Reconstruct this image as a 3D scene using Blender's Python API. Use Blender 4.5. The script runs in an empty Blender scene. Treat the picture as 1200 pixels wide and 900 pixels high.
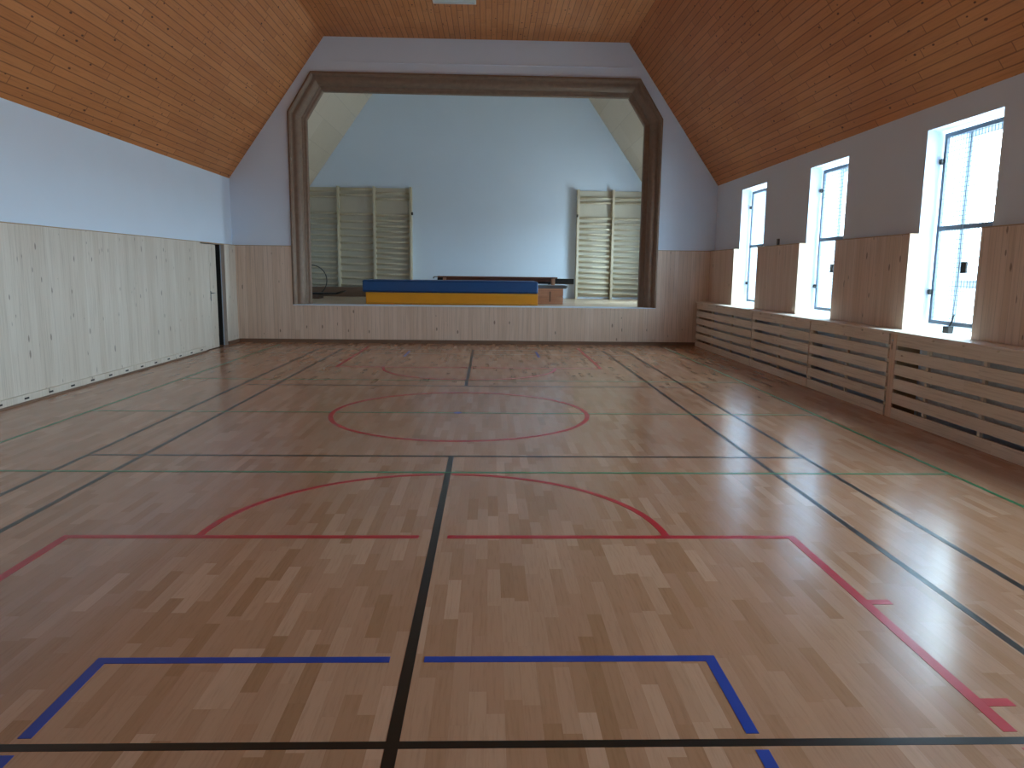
import bpy, bmesh, math, random
from mathutils import Vector, Matrix
random.seed(7)
sc = bpy.context.scene
COL = sc.collection
PI = math.pi

# ------------------------------------------------------------------ helpers
def woff(o):
    v = Vector((0, 0, 0))
    while o is not None:
        v += o.location
        o = o.parent
    return v

class MB:
    """collects simple solids in room coordinates; build() links them as one mesh"""
    def __init__(s):
        s.bm = bmesh.new()
    def box(s, x0, x1, y0, y1, z0, z1):
        x0, x1 = sorted((x0, x1)); y0, y1 = sorted((y0, y1)); z0, z1 = sorted((z0, z1))
        v = [s.bm.verts.new(c) for c in ((x0,y0,z0),(x1,y0,z0),(x1,y1,z0),(x0,y1,z0),(x0,y0,z1),(x1,y0,z1),(x1,y1,z1),(x0,y1,z1))]
        for f in ((0,3,2,1),(4,5,6,7),(0,1,5,4),(1,2,6,5),(2,3,7,6),(3,0,4,7)):
            s.bm.faces.new([v[i] for i in f])
        return s
    def prism(s, poly, d0, d1, axis='y'):
        """poly: 2D points; axis y: (x,z) points extruded along y; axis x: (y,z) along x; axis z: (x,y) along z"""
        def P(p, d):
            return {'y': (p[0], d, p[1]), 'x': (d, p[0], p[1]), 'z': (p[0], p[1], d)}[axis]
        a = [s.bm.verts.new(P(p, d0)) for p in poly]
        b = [s.bm.verts.new(P(p, d1)) for p in poly]
        n = len(poly)
        s.bm.faces.new(a); s.bm.faces.new(b[::-1])
        for i in range(n):
            s.bm.faces.new((a[i], b[i], b[(i+1) % n], a[(i+1) % n]))
        return s
    def tube(s, pts, r, n=8, closed=False):
        pts = [Vector(p) for p in pts]
        rings = []
        m = len(pts)
        for i, p in enumerate(pts):
            if closed: t = pts[(i+1) % m] - pts[i-1]
            else: t = pts[min(i+1, m-1)] - pts[max(i-1, 0)]
            t.normalize()
            up = Vector((0, 0, 1)) if abs(t.z) < .9 else Vector((0, 1, 0))
            a = t.cross(up).normalized(); b = t.cross(a).normalized()
            rings.append([s.bm.verts.new(p + (a*math.cos(2*PI*k/n) + b*math.sin(2*PI*k/n))*r) for k in range(n)])
        for i in range(m if closed else m-1):
            A, B = rings[i], rings[(i+1) % m]
            for k in range(n):
                f = s.bm.faces.new((A[k], A[(k+1) % n], B[(k+1) % n], B[k])); f.smooth = True
        if not closed:
            s.bm.faces.new(rings[0]); s.bm.faces.new(rings[-1][::-1])
        return s
    def band(s, pts, w, z0, z1, closed=False):
        """flat strip of width w following pts (x,y)"""
        pts = [Vector(p) for p in pts]
        m = len(pts); L = []; R = []
        for i, p in enumerate(pts):
            if closed:
                d1 = (p - pts[i-1]).normalized(); d2 = (pts[(i+1) % m] - p).normalized()
            else:
                d1 = (p - pts[i-1]).normalized() if i else (pts[1]-p).normalized()
                d2 = (pts[i+1] - p).normalized() if i < m-1 else d1
            n1 = Vector((-d1.y, d1.x)); n2 = Vector((-d2.y, d2.x))
            nn = (n1+n2).normalized(); k = w/2/max(.3, nn.dot(n1))
            L.append(p+nn*k); R.append(p-nn*k)
        vs = [[s.bm.verts.new((q.x, q.y, z)) for q in (l, r) for z in (z0, z1)] for l, r in zip(L, R)]
        for i in range(m if closed else m-1):
            a, b = vs[i], vs[(i+1) % m]
            s.bm.faces.new((a[1], a[3], b[3], b[1])); s.bm.faces.new((a[0], a[1], b[1], b[0]))
            s.bm.faces.new((a[3], a[2], b[2], b[3])); s.bm.faces.new((a[2], a[0], b[0], b[2]))
        if not closed:
            s.bm.faces.new((vs[0][0], vs[0][2], vs[0][3], vs[0][1])); s.bm.faces.new((vs[-1][0], vs[-1][1], vs[-1][3], vs[-1][2]))
        return s
    def build(s, name, mat, parent=None, bevel=0, loc=None, seg=2):
        bm = s.bm
        bmesh.ops.recalc_face_normals(bm, faces=bm.faces)
        uv = bm.loops.layers.uv.new('UVMap')
        for f in bm.faces:
            n = f.normal
            for l in f.loops:
                c = l.vert.co
                if abs(n.x) < .25 and abs(n.z) < .8: q = (c.x, c.z)
                elif abs(n.z) < .35: q = (c.y, c.z)
                elif abs(n.z) > .95: q = (c.x, c.y)
                else: q = (c.x*abs(n.z) - math.copysign(1, n.x*n.z)*c.z*abs(n.x), c.y)   # slopes: distance along the slope
                l[uv].uv = q
        me = bpy.data.meshes.new(name)
        o = bpy.data.objects.new(name, me); COL.objects.link(o)
        if parent is not None: o.parent = parent
        if loc is not None: o.location = Vector(loc) - (woff(parent) if parent else Vector())
        off = woff(o)
        bmesh.ops.translate(bm, verts=bm.verts, vec=-off)
        bm.to_mesh(me); bm.free()
        me.materials.append(mat)
        if bevel:
            b = o.modifiers.new('bevel', 'BEVEL'); b.width = bevel; b.segments = seg; b.limit_method = 'ANGLE'; b.harden_normals = False
        return o

def empty(name, loc, label=None, cat=None, group=None, kind=None):
    o = bpy.data.objects.new(name, None); COL.objects.link(o); o.location = loc; o.empty_display_size = .1
    return tag(o, label, cat, group, kind)
def tag(o, label=None, cat=None, group=None, kind=None):
    if label: o['label'] = label
    if cat: o['category'] = cat
    if group: o['group'] = group
    if kind: o['kind'] = kind
    return o

# ------------------------------------------------------------------ materials
def lin(c):
    if isinstance(c, str):
        c = [int(c[i:i+2], 16)/255 for i in (0, 2, 4)]
        c = [x/12.92 if x <= .04045 else ((x+.055)/1.055)**2.4 for x in c]
    return (*c, 1)
class NT:
    def __init__(s, name):
        s.m = bpy.data.materials.new(name); s.m.use_nodes = True
        s.t = s.m.node_tree; s.b = s.t.nodes['Principled BSDF']
    def n(s, typ, **k):
        o = s.t.nodes.new('ShaderNode'+typ)
        for a, v in k.items(): setattr(o, a, v)
        return o
    def put(s, sock, v):
        if hasattr(v, 'default_value') or hasattr(v, 'links'): s.t.links.new(v, sock)
        else: sock.default_value = v
    def ma(s, op, a, b=0, c=None):
        o = s.n('Math', operation=op); s.put(o.inputs[0], a); s.put(o.inputs[1], b)
        if c is not None: s.put(o.inputs[2], c)
        return o.outputs[0]
    def mr(s, v, a, b, c=0, d=1, smooth=False):
        o = s.n('MapRange'); o.clamp = True
        if smooth: o.interpolation_type = 'SMOOTHSTEP'
        for i, q in enumerate((v, a, b, c, d)): s.put(o.inputs[i], q)
        return o.outputs[0]
    def mix(s, f, a, b, mode='MIX'):
        o = s.n('Mix', data_type='RGBA', blend_type=mode); s.put(o.inputs[0], f); s.put(o.inputs[6], a); s.put(o.inputs[7], b)
        return o.outputs[2]
    def xyz(s, x, y, z=0):
        o = s.n('CombineXYZ'); s.put(o.inputs[0], x); s.put(o.inputs[1], y); s.put(o.inputs[2], z)
        return o.outputs[0]
    def noise(s, vec, scale=1, detail=3, rough=.5):
        o = s.n('TexNoise'); s.put(o.inputs['Vector'], vec); o.inputs['Scale'].default_value = scale
        o.inputs['Detail'].default_value = detail; o.inputs['Roughness'].default_value = rough
        return o.outputs[0]
    def white(s, vec):
        o = s.n('TexWhiteNoise'); s.put(o.inputs['Vector'], vec); return o
    def bump(s, h, dist=.002, strength=.5):
        o = s.n('Bump'); s.put(o.inputs['Height'], h); o.inputs['Distance'].default_value = dist; o.inputs['Strength'].default_value = strength
        s.t.links.new(o.outputs[0], s.b.inputs['Normal'])
    def ramp(s, f, stops):
        o = s.n('ValToRGB'); s.put(o.inputs[0], f); e = o.color_ramp.elements
        while len(e) < len(stops): e.new(.5)
        for i, (p, c) in enumerate(stops): e[i].position = p; e[i].color = lin(c)
        return o.outputs[0]

def plain(name, c, rough=.6, metal=0, noise=.04, scale=6, spec=.5, bump=0):
    t = NT(name)
    co = t.n('TexCoord').outputs['Object']
    f = t.noise(co, scale, 3)
    a = lin(c); d = tuple(max(0, x*(1-noise*2)) for x in a[:3])+(1,); b = tuple(min(1, x*(1+noise*2)) for x in a[:3])+(1,)
    t.put(t.b.inputs['Base Color'], t.mix(f, d, b))
    t.b.inputs['Roughness'].default_value = rough; t.b.inputs['Metallic'].default_value = metal
    t.b.inputs['Specular IOR Level'].default_value = spec
    if bump: t.bump(t.noise(co, 60, 4), .003, bump)
    return t.m

def wood(name, stops, w=.1, L=2.0, swap=False, knots=0, kscale=(6, 3), kcol='4a2d1c', kr=.22, kth=.5, seam=.004, seamd=.45, endseam=True,
         rough=.55, rvar=.1, grain=.25, gscale=(60, 3), coat=0, bump=.3, tone=.0, wave=0):
    t = NT(name)
    uv = t.n('TexCoord').outputs['UV']; sp = t.n('SeparateXYZ'); t.put(sp.inputs[0], uv)
    U, V = sp.outputs[0], sp.outputs[1]
    if swap: U, V = V, U
    ru = t.ma('DIVIDE', U, w); row = t.ma('FLOOR', ru)
    r1 = t.white(t.xyz(row, 3.7)).outputs[0]
    rv = t.ma('ADD', t.ma('DIVIDE', V, L), t.ma('MULTIPLY', r1, 17.3)); idx = t.ma('FLOOR', rv)
    cell = t.white(t.xyz(row, idx, 5.1)); rc = cell.outputs[0]
    cs = t.n('SeparateColor'); t.put(cs.inputs[0], cell.outputs[1])
    col = t.ramp(rc, stops)
    # grain
    gv = t.xyz(t.ma('MULTIPLY', U, gscale[0]), t.ma('MULTIPLY', V, gscale[1]), t.ma('MULTIPLY', rc, 37))
    g = t.noise(gv, 1, 5, .6)
    col = t.mix(grain, col, t.mix(1, col, t.ramp(g, [(.3, (.35, .28, .22)), (.5, (.9, .88, .85)), (.7, (1, 1, 1))]), 'MULTIPLY'))
    if tone:
        big = t.noise(t.xyz(U, t.ma('MULTIPLY', V, .5)), .9, 3)
        col = t.mix(t.mr(big, .3, .7, 0, tone), col, t.mix(1, col, (.72, .7, .68, 1), 'MULTIPLY'))
    if knots:
        vo = t.n('TexVoronoi'); t.put(vo.inputs['Vector'], t.xyz(t.ma('MULTIPLY', U, kscale[0]), t.ma('MULTIPLY', V, kscale[1]), t.ma('MULTIPLY', rc, 9)))
        vo.inputs['Scale'].default_value = 1
        vs = t.n('SeparateColor'); t.put(vs.inputs[0], vo.outputs['Color'])
        rad = t.ma('MULTIPLY', t.mr(vs.outputs[0], kth, 1, 0, 1), kr)
        wob = t.ma('MULTIPLY', t.noise(uv, 45, 2), .06)
        k = t.mr(t.ma('ADD', vo.outputs['Distance'], t.ma('SUBTRACT', wob, .03)), t.ma('MULTIPLY', rad, .55), rad, 1, 0, True)
        k = t.ma('MULTIPLY', k, t.mr(vs.outputs[0], kth, kth+.02, 0, 1))
        col = t.mix(t.ma('MULTIPLY', k, knots), col, lin(kcol))
    fu = t.ma('FRACT', ru); du = t.ma('MULTIPLY', t.ma('MINIMUM', fu, t.ma('SUBTRACT', 1, fu)), w)
    s1 = t.mr(du, seam*.4, seam, 1, 0)
    if endseam:
        fv = t.ma('FRACT', rv); dv = t.ma('MULTIPLY', t.ma('MINIMUM', fv, t.ma('SUBTRACT', 1, fv)), L)
        s1 = t.ma('MAXIMUM', s1, t.mr(dv, seam*.4, seam, 1, 0))
    col = t.mix(t.ma('MULTIPLY', s1, seamd), col, t.mix(1, col, (.25, .2, .17, 1), 'MULTIPLY'))
    t.put(t.b.inputs['Base Color'], col)
    t.put(t.b.inputs['Roughness'], t.mr(t.noise(t.xyz(U, V), 2.2, 4), .3, .7, rough-rvar/2, rough+rvar/2))
    if coat:
        t.b.inputs['Coat Weight'].default_value = coat; t.b.inputs['Coat Roughness'].default_value = .12
    h = t.ma('SUBTRACT', t.ma('MULTIPLY', g, .15), s1)
    if wave: h = t.ma('ADD', h, t.ma('MULTIPLY', t.noise(t.xyz(U, t.ma('MULTIPLY', V, .6)), 7, 2), wave))
    if bump: t.bump(h, .001, bump)
    return t.m

M = {}
M['parquet'] = wood('oak_parquet', [(0, 'a17757'), (.12, 'aa7f60'), (.5, 'b18669'), (.88, 'b88f72'), (1, 'c29a7e')], w=.066, L=.44, seam=.001, seamd=.12, rough=.225, rvar=.05,
                    grain=.22, gscale=(90, 5), tone=.2, bump=.0)
M['ceil'] = wood('pine_ceiling', [(0, 'c67e45'), (.5, 'cc844a'), (1, 'd48d54')], w=.105, L=1.6, knots=.9, kscale=(12, 6), kcol='45200f', kr=.25, kth=.25,
                 seam=.009, seamd=.7, rough=.6, grain=.3, gscale=(50, 2), tone=.3, bump=.5)
panel_stops = [(0, 'd6cbbc'), (.5, 'dbd1c3'), (1, 'dfd6c9')]
M['panel'] = wood('spruce_panel', panel_stops, w=.14, L=30, knots=.65, kscale=(11, 4), kcol='5c4a3a', kr=.25, kth=.3, seam=.0015, seamd=.1, endseam=False,
                  rough=.5, grain=.35, gscale=(55, 1.4), tone=.12, bump=.15)
M['board'] = wood('spruce_lit_board', [(0, 'e4dacb'), (1, 'eae1d4')], w=.3, L=2.4, swap=True, knots=.6, kscale=(7, 3), kcol='6d5440', kr=.12, kth=.6, seam=0.0005, seamd=0, endseam=False,  # paler copy of the spruce, extra front light put into the colour
                  rough=.5, grain=.35, gscale=(55, 1.6), bump=.15)
M['bounce_dado'] = wood('spruce_warm_bounce', [(0, 'dcc4ae'), (.5, 'e1cab6'), (1, 'e6d1bf')], w=.09, L=30, knots=.75, kscale=(9, 3.6), kcol='6d5440', kr=.22, kth=.4, seam=.003, seamd=.4, endseam=False,  # same spruce as the panel, pinker: warm bounced light put into the colour
                 rough=.5, grain=.35, gscale=(55, 1.4), bump=.25)
M['edge'] = wood('spruce_edge', [(0, 'a88a68'), (1, 'bb9e7c')], w=.2, L=5, swap=True, seam=.001, seamd=0, rough=.5, grain=.3)
M['skirt'] = wood('oak_skirting', [(0, '6e5442'), (1, '806450')], w=.3, L=4, swap=True, seam=.001, seamd=0, rough=.5, grain=.4)
M['cream'] = wood('cream_board', [(0, 'd8c8b0'), (1, 'dfd0ba')], w=.62, L=2.5, seam=.006, seamd=.3, rough=.6, grain=.06, bump=.2)
M['stagefloor'] = wood('stage_boards', [(0, 'bda68c'), (.5, 'c6b097'), (1, 'cfbaa2')], w=.09, L=1.8, swap=True, seam=.002, seamd=.3, rough=.32, grain=.3)
M['white'] = plain('white_paint', 'dbeafa', .75, noise=.012, scale=1.5, bump=.12)
M['reveal'] = plain('white_reveal_paint', 'e6e9e8', .7, noise=.01, scale=2)
M['stone'] = plain('stone_moulding', '86705e', .6, noise=.14, scale=9, bump=.5)
M['steel'] = plain('grey_painted_steel', '5f6f80', .5, 0, noise=.03)
M['wire'] = plain('galvanised_wire', '68747c', .5, .0)
M['black'] = plain('black_plastic', '101113', .45)
M['blackpad'] = plain('black_vinyl', '17191b', .5, bump=.1)
M['greypad'] = plain('grey_vinyl', '6c7075', .5)
M['blue'] = plain('blue_vinyl', '215289', .42, noise=.05, scale=3, bump=.15)
M['yellow'] = plain('yellow_vinyl', 'eda21c', .42, noise=.05, scale=3, bump=.15)
M['seamblue'] = plain('dark_blue_piping', '123a68', .5)
M['seamyellow'] = plain('pale_yellow_piping', 'dfae50', .5)
M['bars'] = wood('beech_wall_bars', [(0, 'c9bda2'), (1, 'd8ceb6')], w=.3, L=3, seam=.001, seamd=0, rough=.5, grain=.2)
M['backboard'] = plain('cream_backing_board', 'cfc9b8', .6, noise=.02)
M['pine_end'] = wood('pinkish_pine', [(0, 'cc9878'), (1, 'd8a686')], w=.14, L=3, swap=True, seam=.003, seamd=.5, rough=.5, grain=.3, knots=.6)
M['bench'] = wood('varnished_bench_wood', [(0, '7b4630'), (1, '8d543b')], w=.3, L=3, swap=True, seam=.001, seamd=0, rough=.35, grain=.3)
M['brownply'] = wood('brown_plywood', [(0, '6f5643'), (1, '7d6350')], w=.4, L=3, swap=True, seam=.002, seamd=.3, rough=.6, grain=.4)
M['dark'] = plain('unlit_recess_dark', '2b2926', .9)  # near-black in place of grey: shade of unlit recesses put into the colour
M['chrome'] = plain('brushed_metal', '8a8c8e', .3, .9)
M['whitemetal'] = plain('white_enamel', 'd3d7d8', .4)
M['lampglass'] = plain('lamp_diffuser_off', 'c9d2d2', .4)
M['ground'] = plain('pale_concrete', 'b9b9b5', .9, noise=.05)
def line_mat(n, c, r=.3):
    return plain(n, c, r, noise=.06, scale=12)
M['lb'] = line_mat('black_line_paint', '15140f'); M['lr'] = line_mat('red_line_paint', 'b3202c'); M['lg'] = line_mat('green_line_paint', '1c7a4c'); M['lu'] = line_mat('blue_line_paint', '1a3d94')
g = NT('window_glass')
nt = g.t; nt.nodes.remove(g.b); out = nt.nodes['Material Output']
tr = g.n('BsdfTransparent'); tr.inputs[0].default_value = (.93, .96, .95, 1); gl = g.n('BsdfGlossy'); gl.inputs['Roughness'].default_value = .02
lw = g.n('LayerWeight'); lw.inputs[0].default_value = .5; mx = g.n('MixShader')
fc = g.ma('ADD', g.ma('MULTIPLY', g.ma('POWER', lw.outputs['Facing'], 5), .5), .03)
nt.links.new(fc, mx.inputs[0]); nt.links.new(tr.outputs[0], mx.inputs[1]); nt.links.new(gl.outputs[0], mx.inputs[2]); nt.links.new(mx.outputs[0], out.inputs[0])
M['glass'] = g.m

# ------------------------------------------------------------------ key dimensions (metres; hall axis along +y, stage at the far end)
YF = 16.27; YB = -.55; YS = 22.0            # stage wall, rear wall, stage back wall
XL, XLP = -5.42, -5.35                      # left plaster face, left panelling face
XR, XRP = 4.82, 4.72                        # right plaster face, right panelling face
ZE, ZP, ZT = 3.40, 2.04, 6.23
XTL, XTR = -3.40, 2.83                      # edges of the flat ceiling
ZS = .79                                    # stage floor
NY, XC = 8.26, -.315                        # court centre
WIN = [(13.38, 14.66), (10.34, 11.55), (7.24, 8.49), (4.15, 5.4), (1.05, 2.3)]
ZSILL, ZHEAD = .96, 3.15

# ------------------------------------------------------------------ floor and court lines
floor = MB().box(-6.0, 5.6, YB-.3, YF+.1, -.2, 0).build('floor', M['parquet']); tag(floor, kind='structure')
Z0, Z1 = .0002, .0006
def lines(name, mat, segs, w, label=None):
    global Z1
    Z1 += .00012
    m = MB()
    for s in segs:
        if s[0] == 'c':
            _, cx, cy, r, a0, a1 = s
            n = max(24, int(abs(a1-a0)/math.radians(3)))
            full = abs(a1-a0) > 6.28
            m.band([(cx+r*math.cos(a0+(a1-a0)*i/n), cy+r*math.sin(a0+(a1-a0)*i/n)) for i in range(n if full else n+1)], w, Z0, Z1, full)
        else:
            m.band(s, w, Z0, Z1)
    return m.build(name, mat, floor)
bl = []
for dx in (-3.05, -2.59, 2.59, 3.05): bl.append([(XC+dx, NY-6.7), (XC+dx, NY+6.7)])
lines('badminton_side_lines', M['lb'], bl, .04)
bl = []
for dy in (-6.7, -5.94, 5.94, 6.7): bl.append([(XC-3.05-(.0 if abs(dy) > 6 else 1.2), NY+dy), (XC+3.05, NY+dy)] if dy != -5.94 else [(XC-4.6, NY+dy), (XC+4.6, NY+dy)])
for dy in (-1.98, 1.98): bl.append([(XC-3.05, NY+dy), (XC+3.05, NY+dy)])
lines('badminton_cross_lines', M['lb'], bl, .04)
lines('badminton_centre_lines', M['lb'], [[(XC, NY-6.7), (XC, NY-1.96)], [(XC, NY+1.96), (XC, NY+6.7)]], .045)
gr = [[(-4.36, .8), (-4.36, YF-.5)], [(3.70, .8), (3.70, YF-.5)]]
for y in (NY-2.5, NY, NY+2.5): gr.append([(-4.342, y), (3.682, y)])
lines('volleyball_lines', M['lg'], gr, .035)
KY = 3.95; KR = 1.39
lines('basketball_centre_circle', M['lr'], [('c', XC, NY, 1.405, 0, 2*PI)], .05)
for sgn in (-1, 1):
    y = NY + sgn*KY
    arc = ('c', XC, y, KR, 0, PI) if sgn < 0 else ('c', XC, y, KR, PI, 2*PI)
    x0, x1 = -2.47, 1.83
    seg = []
    ye = NY+sgn*5.89
    gap = .075 if sgn < 0 else 0
    seg.append([(x0, ye), (x0, y), (XC-gap-.02, y)]); seg.append([(XC+gap, y), (x1, y), (x1, ye)])
    if sgn < 0: seg += [[(x0, ye-.09), (x0, 1.56)], [(x1, ye-.09), (x1, 1.56)]]
    else: seg += [[(x0, ye), (x0, NY+7.2)], [(x1, ye), (x1, NY+7.2)]]
    for d in (.90, 1.76):
        yy = y + sgn*d
        seg.append([(x0-.0252, yy), (x0-.13, yy)]); seg.append([(x1+.0252, yy), (x1+.13, yy)])
    lines('basketball_key_lines', M['lr'], seg, .05)
    if sgn < 0:
        a = math.asin(.035/KR)
        lines('basketball_key_arc', M['lr'], [('c', XC, y, KR, 0, PI/2-a), ('c', XC, y, KR, PI/2+a, PI)], .045)
    else:
        lines('basketball_key_arc', M['lr'], [arc], .045)
    yb = NY+sgn*5.38 if sgn < 0 else 13.75
    bx0, bx1 = -1.55, .92
    if sgn < 0:
        lines('blue_box_lines', M['lu'], [[(bx0, ye-.0), (bx0, yb), (XC-.08, yb)], [(XC+.06, yb), (bx1, yb), (bx1, ye)], [(bx0, ye-.09), (bx0, 1.6)], [(bx1, ye-.09), (bx1, 1.6)]], .045)
    else:
        lines('blue_box_lines', M['lu'], [[(bx0, yb), (bx0, yb+.95)], [(bx1, yb), (bx1, yb+.95)]], .045)
MB().prism([(XC-.03+.045*math.cos(a*PI/6), NY+.045*math.sin(a*PI/6)) for a in range(12)], Z1, Z1+.001, 'z').build('centre_spot', M['lu'], floor)

# ------------------------------------------------------------------ walls
# left: plaster with a door opening near the far corner
DY0, DY1 = 14.32, 15.58
wl = MB().box(XL-.3, XL, YB-.3, DY0, 0, ZE+.25).box(XL-.3, XL, DY1, YF+.05, 0, ZE+.25).box(XL-.3, XL, DY0, DY1, ZP-.02, ZE+.25).build('wall_left', M['white'])
tag(wl, kind='structure')
MB().box(XL, XLP, YB, DY0, 0, ZP-.012).box(XL, XLP, DY1, YF, 0, ZP-.012).build('wood_panelling', M['panel'], wl)
MB().box(XL, XLP+.004, YB, DY0, ZP-.012, ZP).box(XL, XLP+.004, DY1, YF, ZP-.012, ZP).box(XL, XLP, DY0, DY1, ZP-.02, ZP).build('panelling_cap', M['edge'], wl)
# store room behind the door, its unlit darkness put into the wall colour
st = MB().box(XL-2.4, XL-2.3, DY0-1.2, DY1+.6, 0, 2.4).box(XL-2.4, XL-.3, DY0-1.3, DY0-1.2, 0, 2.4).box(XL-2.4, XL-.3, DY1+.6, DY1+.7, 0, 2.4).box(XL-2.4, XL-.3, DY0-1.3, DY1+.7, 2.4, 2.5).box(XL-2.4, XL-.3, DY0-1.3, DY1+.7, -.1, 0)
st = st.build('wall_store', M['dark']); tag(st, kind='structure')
d1 = empty('door_1', (XLP, DY0, 0), kind='structure')
MB().box(XLP-.045, XLP-.003, DY0+.004, DY0+.405, .015, ZP-.035).build('door_leaf', M['panel'], d1, .003)
dl = MB().box(XLP-.045, XLP-.003, DY0+.413, DY0+.765, .015, ZP-.035).build('door_leaf', M['panel'], d1, .003)
MB().box(XLP-.001, XLP+.006, DY0+.395, DY0+.43, .93, 1.12).build('lock_plate', M['chrome'], dl, .002)
MB().tube([(XLP, DY0+.415, 1.08), (XLP+.05, DY0+.415, 1.08), (XLP+.055, DY0+.50, 1.08)], .009).build('door_handle', M['chrome'], dl)
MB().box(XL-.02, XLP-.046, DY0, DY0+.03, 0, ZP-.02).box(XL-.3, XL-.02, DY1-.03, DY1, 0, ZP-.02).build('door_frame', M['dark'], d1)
# vented skirting block along the left wall
bb = MB().box(XLP, XLP+.035, YB, DY0-.02, 0, .1).build('baseboard_left', M['panel'], bevel=.004); tag(bb, kind='structure')
vb = MB(); y = DY0-.27
while y > 1:
    vb.box(XLP+.034, XLP+.0365, y-.045, y+.045, .045, .066); y -= .485
vb.build('vent_slot_shade', M['dark'], bb)  # thin dark plates on the face, the shade inside the holes as colour
MB().box(XLP+.035, XLP+.055, YB, DY0-.02, 0, .022).build('bottom_strip', M['skirt'], bb)
b2 = MB().box(XLP, XLP+.02, DY1, YF-.03, 0, .07).build('baseboard_left', M['skirt']); tag(b2, kind='structure')

# right: plaster with five window openings
wr = MB(); ys = [YB-.3]
for a, b in sorted(WIN): ys += [a, b]
ys.append(YF+.05)
for i in range(0, len(ys), 2): wr.box(XR, 5.42, ys[i], ys[i+1], 0, ZE+.25)
for a, b in WIN: wr.box(XR, 5.42, a, b, 0, ZSILL-.03).box(XR, 5.42, a, b, ZHEAD, ZE+.25)
wr = wr.build('wall_right', M['white']); tag(wr, kind='structure')
pm = MB(); cm = MB()
for i in range(0, len(ys), 2):
    y0, y1 = max(ys[i], YB), min(ys[i+1], YF)
    pm.box(XRP, XR, y0, y1, ZSILL+.001, ZP-.012); cm.box(XRP-.004, XR, y0, y1, ZP-.012, ZP)
pm.build('wood_panelling', M['bounce_dado'], wr); cm.build('panelling_cap', M['edge'], wr)
# small fitting on the plaster between the far windows
MB().box(XR-.03, XR, 12.62, 12.68, ZP+.0, ZP+.11).build('wall_fitting', M['greypad'], wr, .004)

# window sill boards and ledge over the radiator covers
lg = MB()
for xa, xb in ((4.455, 4.525), (4.545, 4.615), (4.635, 4.705), (4.725, XR-.0)): lg.box(xa, xb, -.4, YF-.005, ZSILL-.03, ZSILL)
for a, b in WIN: lg.box(XR+.004, 5.3, a, b, ZSILL-.03, ZSILL)
for k in range(34): lg.box(4.455, XR, .1+k*.49-.02, .1+k*.49+.02, ZSILL-.05, ZSILL-.031)
lg = lg.build('trim_1', M['board'], bevel=.004); tag(lg, kind='structure')

for i, (a, b) in enumerate(WIN):
    w = empty('window_%d' % (i+1), (5.36, (a+b)/2, ZSILL), kind='structure')
    X0, X1 = 5.30, 5.37
    f = MB(); t = .065
    f.box(X0, X1, a, a+t, ZSILL, ZHEAD).box(X0, X1, b-t, b, ZSILL, ZHEAD).box(X0, X1, a+t, b-t, ZSILL, ZSILL+.09).box(X0, X1, a+t, b-t, ZHEAD-t, ZHEAD)
    f.box(X0, X1, a+t, b-t, 1.43, 1.53)
    f.build('window_frame', M['whitemetal'], w, .006)
    MB().box(5.335, 5.34, a+t, b-t, ZSILL+.09, 1.43).build('pane', M['glass'], w)
    MB().box(5.335, 5.34, a+t, b-t, 1.53, ZHEAD-t).build('pane', M['glass'], w)

# far wall with the stage opening (one gable shaped slab)
def gable(x0, x1, grow=0):
    return [(x0, -.2), (x1, -.2), (x1, ZE), (XTR, ZT), (XTL, ZT), (x0, ZE)]
OP = [(-4.18, ZS+.02), (-4.18, 4.75), (-3.69, 5.545), (3.09, 5.525), (3.59, 4.73), (3.59, ZS+.02)]   # outer line of the frame
def inset(poly, d):
    out = []
    n = len(poly)
    for i, p in enumerate(poly):
        p = Vector(p)
        if i == 0: out.append((p.x+d, p.y)); continue
        if i == n-1: out.append((p.x-d, p.y)); continue
        d1 = (p-Vector(poly[i-1])).normalized(); d2 = (Vector(poly[i+1])-p).normalized()
        n1 = Vector((d1.y, -d1.x)); n2 = Vector((d2.y, -d2.x)); nn = (n1+n2).normalized()
        q = p+nn*(d/nn.dot(n1)); out.append((q.x, q.y))
    return out
bm = bmesh.new()
def wall_with_hole(outer, hole, y0, y1):
    m = MB(); bm = m.bm
    # outer: bl, br, eave r, top r, top l, eave l ; hole : bl, l, tl, tr, r, br
    for y in (y0, y1):
        o = [bm.verts.new((p[0], y, p[1])) for p in outer]; h = [bm.verts.new((p[0], y, p[1])) for p in hole]
        fs = [(o[0], h[0], h[1], o[5]), (o[5], h[1], h[2], o[4]), (o[4], h[2], h[3], o[3]), (o[3], h[3], h[4], o[2]), (o[2], h[4], h[5], o[1]), (o[1], h[5], h[0], o[0])]
        for f in fs: bm.faces.new(f)
        if y == y0: O, H = o, h
    for A, B in ((O, o), (H, h)):
        for i in range(6): bm.faces.new((A[i], A[(i+1) % 6], B[(i+1) % 6], B[i]))
    return m
hole = inset(OP, .02)
wf = wall_with_hole([(XL, 0), (XR, 0), (XR, ZE+.05), (XTR-.25, ZT+.6), (XTL+.25, ZT+.6), (XL, ZE+.05)], hole, YF, YF+.4).build('wall_front', M['white'])
tag(wf, kind='structure')
PF = YF-.03
MB().box(XLP, OP[0][0], PF, YF, 0, ZP-.012).box(OP[5][0], XR, PF, YF, 0, ZP-.012).box(OP[0][0], OP[5][0], PF, YF, 0, ZS-.02).build('wood_panelling', M['bounce_dado'], wf)
MB().box(XLP, OP[0][0], PF-.004, YF, ZP-.012, ZP).box(OP[5][0], XR, PF-.004, YF, ZP-.012, ZP).build('panelling_cap', M['edge'], wf)
MB().box(XTL+.02, XTR+.12, YF-.012, YF, 5.735, 5.75).build('plaster_bead', M['white'], wf)
b3 = MB().box(XLP+.02, 4.47, PF-.022, PF, 0, .075).build('baseboard_front', M['skirt']); tag(b3, kind='structure')
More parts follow.
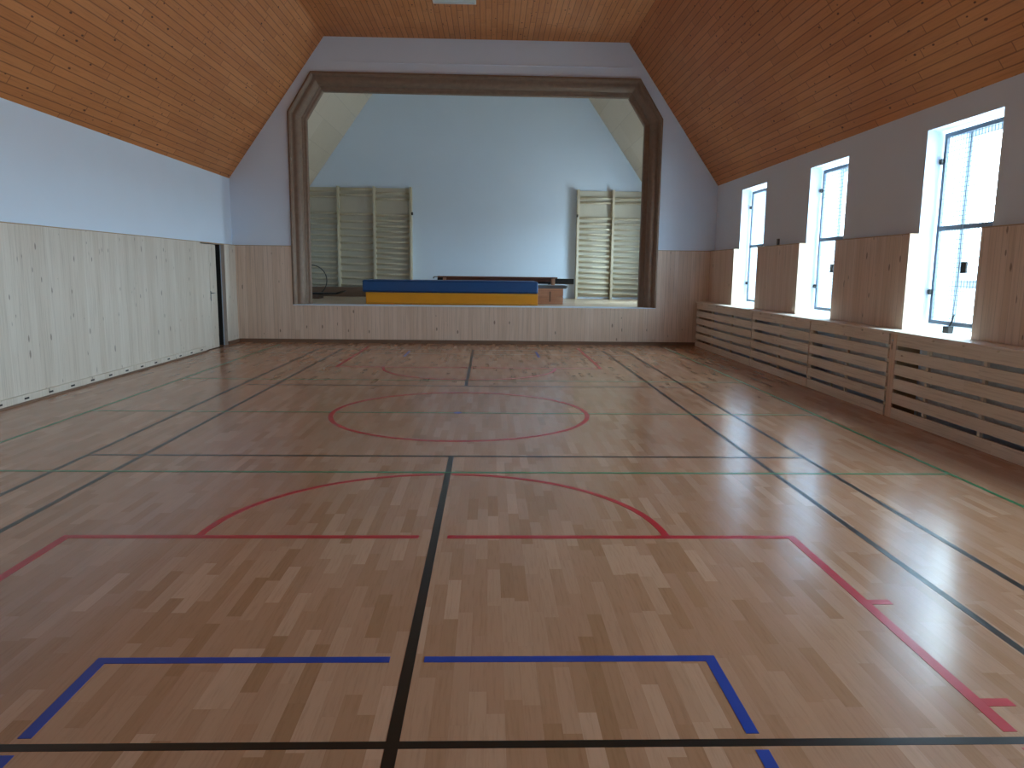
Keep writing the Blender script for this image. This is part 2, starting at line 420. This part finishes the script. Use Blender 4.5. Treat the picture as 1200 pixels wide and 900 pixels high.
# moulded frame round the stage opening : profile (inset, depth)
prof = [(0, .01), (0, -.035), (.035, -.045), (.06, -.02), (.065, .02), (.085, .055), (.115, .06)]
for k in range(9):
    a = PI*k/8*.5
    prof.append((.12+.10*math.sin(a), .06+.0+.16*(1-math.cos(a))))
prof += [(.222, .26), (.25, .275), (.262, .29), (.30, .30), (.315, .32), (.315, .42), (.02, .42)]
m = MB(); ring = []
for u, v in prof: ring.append([m.bm.verts.new((q[0], YF+v, q[1])) for q in inset(OP, u)])
for i in range(len(ring)):
    A, B = ring[i], ring[(i+1) % len(ring)]
    for k in range(5):
        m.bm.faces.new((A[k], A[k+1], B[k+1], B[k]))
m.bm.faces.new([r[0] for r in ring]); m.bm.faces.new([r[5] for r in ring][::-1])
fr = m.build('trim_2', M['stone']); tag(fr, kind='structure')

# stage floor
sf = MB().box(XL, XR, YF+.4, YS+.1, ZS-.12, ZS).box(OP[0][0]+.02, OP[5][0]-.02, YF-.03, YF+.4, ZS-.02, ZS).build('floor_stage', M['stagefloor']); tag(sf, kind='structure')
nz = MB().box(OP[0][0], OP[5][0], YF-.045, YF-.03, ZS-.025, ZS+.002).build('trim_3', M['bounce_dado'], bevel=.003); tag(nz, kind='structure')

# ceilings
def slab(pts, y0, y1, name, mat, th=.12):
    m = MB()
    for (xa, za), (xb, zb) in zip(pts[:-1], pts[1:]):
        n = Vector((-(zb-za), xb-xa)).normalized()*th
        if n.y < 0: n = -n
        m.prism([(xa, za), (xb, zb), (xb+n.x, zb+n.y), (xa+n.x, za+n.y)], y0, y1)
    o = m.build(name, mat); tag(o, kind='structure'); return o
sl = (ZT-ZE)/(XTL-XL); sr = (ZT-ZE)/(XR-XTR)
eps = .12
cpts = [(XL-eps, ZE-eps*sl), (XTL, ZT), (XTR, ZT), (XR+eps, ZE-eps*sr)]
slab(cpts, YB-.3, YF, 'ceiling', M['ceil'])
ZTS = 6.75; XSL = XTL+(ZTS-ZT)/sl; XSR = XTR-(ZTS-ZT)/sr
slab([cpts[0], (XSL, ZTS), (XSR, ZTS), cpts[3]], YF+.4, YS+.2, 'ceiling_stage', M['cream'])

# rear wall, stage walls
rw = MB().prism(gable(XL-.3, XR+.5)[:2] + [(XR+.5, 2.9), (XTR, ZT+.08), (XTL, ZT+.08), (XL-.3, 2.9)], YB-.2, YB).build('wall_rear', M['white']); tag(rw, kind='structure')
MB().box(XLP, XR, YB, YB+.03, 0, ZP).build('wood_panelling', M['panel'], rw)
bk = MB().prism([(XL-.2, 0), (XR+.2, 0), (XR+.2, ZE-.1), (XSR, ZTS+.08), (XSL, ZTS+.08), (XL-.2, ZE-.1)], YS, YS+.2).build('wall_stage_back', M['white']); tag(bk, kind='structure')
sl_ = MB().box(XL-.3, XL, YF+.05, YS+.1, 0, ZE+.25).build('wall_stage_left', M['white']); tag(sl_, kind='structure')
SW = (18.4, 20.3, 1.6, 3.2)
s_ = MB().box(XR, 5.2, YF+.05, SW[0], 0, ZE+.25).box(XR, 5.2, SW[1], YS+.1, 0, ZE+.25).box(XR, 5.2, SW[0], SW[1], 0, SW[2]).box(XR, 5.2, SW[0], SW[1], SW[3], ZE+.25).build('wall_stage_right', M['white']); tag(s_, kind='structure')
w = empty('window_6', (5.12, 19.1, SW[2]), kind='structure')
f = MB(); t = .07
f.box(5.08, 5.15, SW[0], SW[0]+t, SW[2], SW[3]).box(5.08, 5.15, SW[1]-t, SW[1], SW[2], SW[3]).box(5.08, 5.15, SW[0]+t, SW[1]-t, SW[2], SW[2]+t).box(5.08, 5.15, SW[0]+t, SW[1]-t, SW[3]-t, SW[3]).box(5.08, 5.15, 19.06, 19.14, SW[2]+t, SW[3]-t)
f.build('window_frame', M['whitemetal'], w, .005)
MB().box(5.11, 5.115, SW[0]+t, 19.06, SW[2]+t, SW[3]-t).build('pane', M['glass'], w)
MB().box(5.11, 5.115, 19.14, SW[1]-t, SW[2]+t, SW[3]-t).build('pane', M['glass'], w)

# ------------------------------------------------------------------ window guards (hinged steel mesh frames)
def guard(a, b, label, grp):
    X = 5.0
    r = empty('window_guard', (X, b, 1.04), label, 'window guard', grp)
    a0, b0, z0, z1 = a+.03, b-.025, 1.035, 3.115
    t = .046
    f = MB().box(X, X+.03, a0, a0+t, z0, z1).box(X, X+.03, b0-t, b0, z0, z1).box(X, X+.03, a0+t, b0-t, z0, z0+t).box(X, X+.03, a0+t, b0-t, z1-t, z1).box(X, X+.03, a0+t, b0-t, 2.065, 2.115)
    f.build('guard_frame', M['steel'], r, .003)
    m = MB(); r_ = .0026
    def bar(p, q):
        (x0, y0, z0_), (x1, y1, z1_) = p, q
        m.box(x0-r_, x1+r_, y0-r_, y1+r_, z0_-r_, z1_+r_)
    y = a0+t+.03
    while y < b0-t: bar((X+.015, y, z0+t), (X+.015, y, z1-t)); y += .05
    z = z0+t+.03
    while z < z1-t:
        if abs(z-2.087) > .02: bar((X+.018, a0+t, z), (X+.018, b0-t, z))
        z += .05
    m.build('wire_mesh', M['wire'], r)
    for z in (1.39, 2.82):
        MB().box(X-.012, X+.012, b0+.0, b, z-.03, z+.03).box(X-.03, X+.0, b0-.03, b0+.012, z-.022, z+.022).build('hinge_bracket', M['black'], r, .003)
    yl = a+(7.88-7.24)
    MB().box(X-.025, X+.0, yl-.045, yl+.045, 1.60, 1.72).build('lock_case', M['black'], r, .004)
    return r
G = 'steel mesh guards in the windows'
guard(*WIN[0], 'grey steel mesh guard in the window nearest the stage', G)
guard(*WIN[1], 'grey steel mesh guard in the middle of the three windows', G)
guard(*WIN[2], 'grey steel mesh guard in the large nearest window', G)
# window opener in the nearest window
op = empty('window_opener', (4.97, 7.99, ZSILL), 'black crank box with thin rod on the sill of the nearest window', 'window opener')
MB().box(4.92, 4.985, 7.95, 8.05, ZSILL, ZSILL+.075).build('crank_box', M['black'], op, .006)
MB().tube([(4.965, 8.0, ZSILL+.07), (4.98, 7.985, ZSILL+.13), (4.985, 7.97, ZSILL+.2)], .009).build('grip', M['black'], op)
MB().tube([(4.975, 7.97, ZSILL+.19), (4.965, 7.93, 1.58), (4.965, 7.94, 2.0), (4.975, 7.95, 3.05)], .005).build('rod', M['wire'], op)

# ------------------------------------------------------------------ radiator covers
CX = 4.475
def cover(y0, y1, label, stile_far=.05, stile_near=.03, battens=()):
    """slatted cover between y0 and y1"""
    r = empty('radiator_cover', (CX, (y0+y1)/2, 0), label, 'radiator cover', 'slatted radiator covers under the windows')
    zt = ZSILL-.031
    X0 = 4.54
    def bd(z0, z1): MB().box(CX, CX+.02, y0+.004, y1-.004, z0, z1).build('slat', M['board'], r, .003)
    zz = [(.0, .118), (.165, .283), (.325, .443), (.485, .603), (.645, .763)]
    for a, b in zz: bd(a, b)
    MB().box(CX, CX+.022, y0+.004, y1-.004, .808, zt).build('top_rail', M['board'], r, .003)
    if stile_far > .1: MB().box(CX-.003, CX+.02, y1-stile_far, y1-.006, 0, zt).build('stile', M['bounce_dado'], r, .003)
    bs = [y1-.03] + list(battens) + [y0+.03]
    for y in bs: MB().box(CX+.02, CX+.05, y-.022, y+.022, 0, zt).build('batten', M['board'], r, .002)
    return r
c1 = cover(12.75, YF-.06, 'light wood slatted cover under the farthest window, touching the stage wall', battens=(15.1, 13.9))
c2 = cover(10.40, 12.73, 'light wood slatted cover under the middle window, short with thin seams', battens=(11.55,))
c3 = cover(8.29, 10.38, 'light wood slatted cover left of the dark seam, below the wall pier', battens=(9.3,))
c4 = cover(4.9, 8.26, 'light wood slatted cover cut by the right photo edge, with wide end stile', .13, battens=(7.55, 6.65, 5.8))
MB().tube([(CX-.012, 8.2, .86), (CX, 8.2, .86)], .012, 12).build('knob', M['whitemetal'], c4)
post = MB().box(CX+.03, XR, 8.262, 8.288, 0, ZSILL-.031).build('trim_4', M['edge']); tag(post, kind='structure')
def radiator(y0, y1, label):
    r = empty('radiator', (4.72, (y0+y1)/2, .12), label, 'radiator', 'white radiators behind the slatted covers')
    m = MB().box(4.575, 4.66, y0, y1, .14, .84)
    n = int((y1-y0)/.12)
    for i in range(n):
        y = y0+(i+.5)*(y1-y0)/n; m.box(4.571, 4.575, y-.05, y+.05, .17, .81)
    m.build('panel_body', M['whitemetal'], r, .003)
    for y in (y0+.2, y1-.2): MB().box(4.66, XR-.001, y-.02, y+.02, .3, .7).build('wall_bracket', M['whitemetal'], r)
    MB().tube([(4.62, y1-.02, .2), (4.62, y1+.07, .2), (4.62, y1+.08, .0)], .01).build('pipe', M['whitemetal'], r)
    MB().tube([(4.62, y1, .72), (4.62, y1+.08, .72)], .018, 10).build('valve', M['black'], r)
radiator(13.0, 15.0, 'white radiator behind the slats under the farthest window')
radiator(10.55, 12.15, 'white radiator behind the slats under the middle window')
radiator(8.4, 9.85, 'white radiator behind the slats below the wall pier')
radiator(5.1, 7.8, 'white radiator behind the slats under the nearest window')

# ------------------------------------------------------------------ ceiling lamp
lp = empty('ceiling_light', (-.645, 13.3, ZT), 'pale square ceiling light flush with the wooden ceiling, switched off', 'ceiling light')
f = MB(); x0, x1, y0, y1 = -1.02, -.27, 12.75, 14.02
f.box(x0, x0+.03, y0, y1, ZT-.07, ZT).box(x1-.03, x1, y0, y1, ZT-.07, ZT).box(x0+.03, x1-.03, y0, y0+.03, ZT-.07, ZT).box(x0+.03, x1-.03, y1-.03, y1, ZT-.07, ZT)
f.build('housing', M['whitemetal'], lp, .003)
MB().box(x0+.03, x1-.03, y0+.03, y1-.03, ZT-.055, ZT-.04).build('diffuser', M['lampglass'], lp)

# ------------------------------------------------------------------ things on the stage
def mat_slab(name, x0, x1, y0, y1, z0, z1, mat, pip, label, r=.05):
    o = empty(name, ((x0+x1)/2, (y0+y1)/2, z0), label, 'gym mat')
    MB().box(x0, x1, y0, y1, z0, z1).build('cushion', mat, o, r, seg=4)
    p = MB()
    for z in (z0+.03, z1-.03):
        k = .004
        p.tube([(x0-k+.03, y0-k, z), (x1+k-.03, y0-k, z), (x1+k, y0-k+.03, z), (x1+k, y1+k-.03, z), (x1+k-.03, y1+k, z), (x0-k+.03, y1+k, z), (x0-k, y1+k-.03, z), (x0-k, y0-k+.03, z)], .006, 6, True)
    p.build('piping', pip, o)
    return o
mat_slab('crash_mat', -2.80, 1.10, 17.25, 18.3, ZS, ZS+.265, M['yellow'], M['seamyellow'], 'thick yellow crash mat lying on the stage under the blue one', .02)
mat_slab('crash_mat', -2.87, 1.10, 17.22, 18.35, ZS+.265, ZS+.545, M['blue'], M['seamblue'], 'thick blue crash mat lying on top of the yellow one', .045)

# vaulting box section with grey pad
vb = empty('vaulting_box', (1.45, 18.5, ZS), 'pinkish pine box beside the right end of the mats', 'vaulting box')
X0, X1, Y0, Y1 = 1.14, 1.76, 18.1, 19.3
MB().box(X0, X1, Y0, Y0+.03, ZS, ZS+.19).box(X0, X1, Y1-.03, Y1, ZS, ZS+.19).box(X0, X0+.03, Y0+.03, Y1-.03, ZS, ZS+.19).box(X1-.03, X1, Y0+.03, Y1-.03, ZS, ZS+.19).build('box_section', M['pine_end'], vb, .004)
MB().box(X0, X1, Y0, Y0+.03, ZS+.195, ZS+.37).box(X0, X1, Y1-.03, Y1, ZS+.195, ZS+.37).box(X0, X0+.03, Y0+.03, Y1-.03, ZS+.195, ZS+.37).box(X1-.03, X1, Y0+.03, Y1-.03, ZS+.195, ZS+.37).box(X0+.03, X0+.06, Y0+.03, Y0+.06, ZS+.1, ZS+.3).box(X1-.06, X1-.03, Y0+.03, Y0+.06, ZS+.1, ZS+.3).build('box_section', M['pine_end'], vb, .004)
MB().box(1.43, 1.46, Y0-.006, Y0+.0, ZS+.06, ZS+.3).build('joint_strip', M['brownply'], vb)
pad = empty('padded_top', (1.5, 18.6, ZS+.37), 'flat grey padded slab lying on the pine box', 'pad')
MB().box(1.12, 1.84, 18.1-.02, 19.35, ZS+.37, ZS+.445).build('cushion', M['greypad'], pad, .015)
MB().box(1.84, 1.9, 18.5, 18.6, ZS+.385, ZS+.43).build('handle', M['greypad'], pad, .01)
# gym bench with its right foot on the pad
bz = ZS+.445
be = empty('gym_bench', (.2, 18.7, bz), 'long reddish brown gym bench standing behind the blue mat', 'bench')
MB().box(-1.27, 1.66, 18.58, 18.84, bz+.155, bz+.19).build('seat', M['bench'], be, .006)
MB().box(-1.1, 1.5, 18.69, 18.73, bz+.075, bz+.155).build('beam', M['bench'], be, .005)
MB().prism([(18.56, bz), (18.86, bz), (18.82, bz+.155), (18.60, bz+.155)], 1.52, 1.60, 'x').build('leg', M['pine_end'], be, .005)
MB().prism([(18.56, bz), (18.86, bz), (18.82, bz+.155), (18.60, bz+.155)], -1.14, -1.06, 'x').build('leg', M['pine_end'], be, .005)
for yy in (18.64, 18.78): MB().tube([(-1.27, yy, bz+.17), (-1.36, yy, bz+.17), (-1.38, yy, bz+.13)], .014, 8).build('hook', M['chrome'], be)
# second vaulting box carrying the left foot of the bench (its top stays below the mats)
v2 = empty('vaulting_box', (-1.1, 18.7, ZS), 'pine box behind the mats carrying the left foot of the bench', 'vaulting box')
MB().box(-1.4, -.8, 18.45, 18.95, ZS, ZS+.443).build('box_section', M['pine_end'], v2, .004)
# long black padded beam behind the bench
bb_ = empty('balance_beam', (.3, 19.75, ZS), 'long black padded beam behind the brown bench, reaching past the box', 'balance beam')
MB().box(-1.35, 2.19, 19.7, 19.85, ZS+.45, ZS+.59).build('beam', M['blackpad'], bb_, .012)
for x in (-1.0, 1.55):
    MB().prism([(x-.04, ZS), (x+.04, ZS), (x+.03, ZS+.45), (x-.03, ZS+.45)], 19.74, 19.81).box(x-.04, x+.04, 19.5+.02, 20.05, ZS, ZS+.04).build('leg', M['blackpad'], bb_, .004)

# ---- wall bars
def wall_bars(posts, bays, label, hookx):
    ytop = 3.86; yb0, yb1 = YS-.20, YS-.03
    r = empty('wall_bars', (sum(posts)/len(posts), YS-.1, ZS), label, 'wall bars', 'wooden wall bars on the stage back wall')
    for x in posts:
        MB().box(x-.032, x+.032, yb0-.03, YS-.0005, ZS, ytop).build('upright', M['bars'], r, .006)
    for (xa, xb, zs) in bays:
        for z in zs:
            m = MB(); pts = [(yb0+.075+.024*math.cos(a*PI/6), z+.032*math.sin(a*PI/6)) for a in range(12)]
            m.prism(pts, xa+.032, xb-.032, 'x')
            o = m.build('rung', M['bars'], r)
            for p in o.data.polygons: p.use_smooth = len(p.vertices) == 4
    for xa, xb, zs in bays: MB().box(xa+.033, xb-.033, YS-.04, YS-.001, ZS+.06, ytop-.02).build('back_panel', M['backboard'], r)
    MB().box(hookx-.025, hookx+.025, yb0-.03, yb0+.05, 3.09, 3.17).build('hook', M['black'], r, .004)
    return r
PX = [-5.25, -4.27, -3.26, -2.24]
def col(top, gap_to, step, n):
    return top + [gap_to - i*step for i in range(n)]
wall_bars(PX, [(PX[0], PX[1], col([3.72, 3.57], 3.12, .152, 15)), (PX[1], PX[2], col([3.78, 3.62], 3.09, .197, 11)), (PX[2], PX[3], col([3.68, 3.52], 3.07, .15, 15))],
          'pale wooden wall bars on the left of the stage back wall', -2.2)
QX = [2.50, 3.50, 4.49]
wall_bars(QX, [(QX[0], QX[1], col([3.63, 3.50], 3.07, .152, 15)), (QX[1], QX[2], col([3.62, 3.49], 3.06, .152, 15))],
          'pale wooden wall bars on the right of the stage back wall', 2.48)
bp = MB().box(-5.2, -3.1, YS-.30, YS-.255, ZS, ZS+.27).build('plywood_board', M['brownply'], bevel=.004, loc=(-4.15, YS-.28, ZS)); 
tag(bp, 'low brown plywood board standing along the foot of the left wall bars', 'board')

# ---- left corner of the stage: black low trolley and a hoop leaning on the side wall
tr_ = empty('springboard', (-4.55, 20.2, ZS), 'flat black springboard on the stage floor, far left behind the frame', 'springboard')
MB().prism([(-4.95, ZS+.11), (-4.95, ZS+.15), (-4.02, ZS+.15), (-3.86, ZS+.21), (-3.85, ZS+.19), (-4.0, ZS+.115)], 19.9, 20.5).build('board', M['blackpad'], tr_, .004)
MB().box(-4.93, -4.45, 19.93, 20.47, ZS, ZS+.11).build('base', M['brownply'], tr_, .006)
hp = [( -4.86+.0+.42*math.cos(a*PI/24), 20.9+.0*math.sin(a*PI/24)+.06*math.sin(a*PI/24), ZS+.45+.42*math.sin(a*PI/24)) for a in range(48)]
ho = MB().tube(hp, .014, 8, True).build('gym_hoop', M['black'], loc=(-4.86, 20.9, ZS)); tag(ho, 'thin dark hoop standing upright at the left edge of the stage', 'hoop')

# ------------------------------------------------------------------ light
W = bpy.data.worlds.new('overcast'); sc.world = W; W.use_nodes = True
bg = W.node_tree.nodes['Background']; bg.inputs[0].default_value = (.64, .83, 1.0, 1); bg.inputs[1].default_value = 1.0
# overcast sky above the horizon, pale paved ground below it
wt = W.node_tree; tc = wt.nodes.new('ShaderNodeTexCoord'); sx = wt.nodes.new('ShaderNodeSeparateXYZ'); wt.links.new(tc.outputs['Generated'], sx.inputs[0])
wm = wt.nodes.new('ShaderNodeMapRange'); wm.inputs[1].default_value = -.015; wm.inputs[2].default_value = .015; wt.links.new(sx.outputs[2], wm.inputs[0])
wx = wt.nodes.new('ShaderNodeMix'); wx.data_type = 'RGBA'; wt.links.new(wm.outputs[0], wx.inputs[0]); wx.inputs[6].default_value = (.36, .42, .47, 1); wx.inputs[7].default_value = (.64, .83, 1.0, 1)
wt.links.new(wx.outputs[2], bg.inputs[0])
def portal(x, y0, y1, z0, z1):
    L = bpy.data.lights.new('window_portal', 'AREA'); L.shape = 'RECTANGLE'; L.size = y1-y0; L.size_y = z1-z0
    L.cycles.is_portal = True
    o = bpy.data.objects.new('window_portal', L); COL.objects.link(o); o.location = (x, (y0+y1)/2, (z0+z1)/2)
    d = Vector((-1, 0, 0)); o.rotation_euler = Matrix(((0, 0, 1), (1, 0, 0), (0, 1, 0))).to_euler()   # local x -> y, local y -> z, local -z -> -x
for a, b in WIN: portal(5.45, a, b, ZSILL, ZHEAD)
portal(5.22, SW[0], SW[1], SW[2], SW[3])

# ------------------------------------------------------------------ camera
f_, pi_, ya, ro, h = 883.19, .1492, .0310, .0118, 1.572
cam = bpy.data.cameras.new('camera'); co = bpy.data.objects.new('camera', cam); COL.objects.link(co)
cam.sensor_width = 36; cam.lens = f_*36/1200; cam.clip_start = .05
F = Vector((math.sin(ya)*math.cos(pi_), math.cos(ya)*math.cos(pi_), -math.sin(pi_)))
R = Vector((math.cos(ya), -math.sin(ya), 0)); U = R.cross(F)
R2 = R*math.cos(ro)+U*math.sin(ro); U2 = U*math.cos(ro)-R*math.sin(ro)
co.matrix_world = Matrix(((R2.x, U2.x, -F.x, 0), (R2.y, U2.y, -F.y, 0), (R2.z, U2.z, -F.z, h), (0, 0, 0, 1)))
sc.camera = co
sc.view_settings.view_transform = 'Standard'; sc.view_settings.look = 'None'; sc.view_settings.gamma = 1
sc.view_settings.use_curve_mapping = False; sc.view_settings.exposure = 5.2
sc.cycles.use_denoising = True; sc.cycles.max_bounces = 14; sc.cycles.diffuse_bounces = 8; sc.cycles.glossy_bounces = 6; sc.cycles.transparent_max_bounces = 12
sc.cycles.sample_clamp_indirect = 1
sc.cycles.use_guiding = True; sc.cycles.guiding_training_samples = 32
sc.cycles.caustics_reflective = False; sc.cycles.caustics_refractive = False
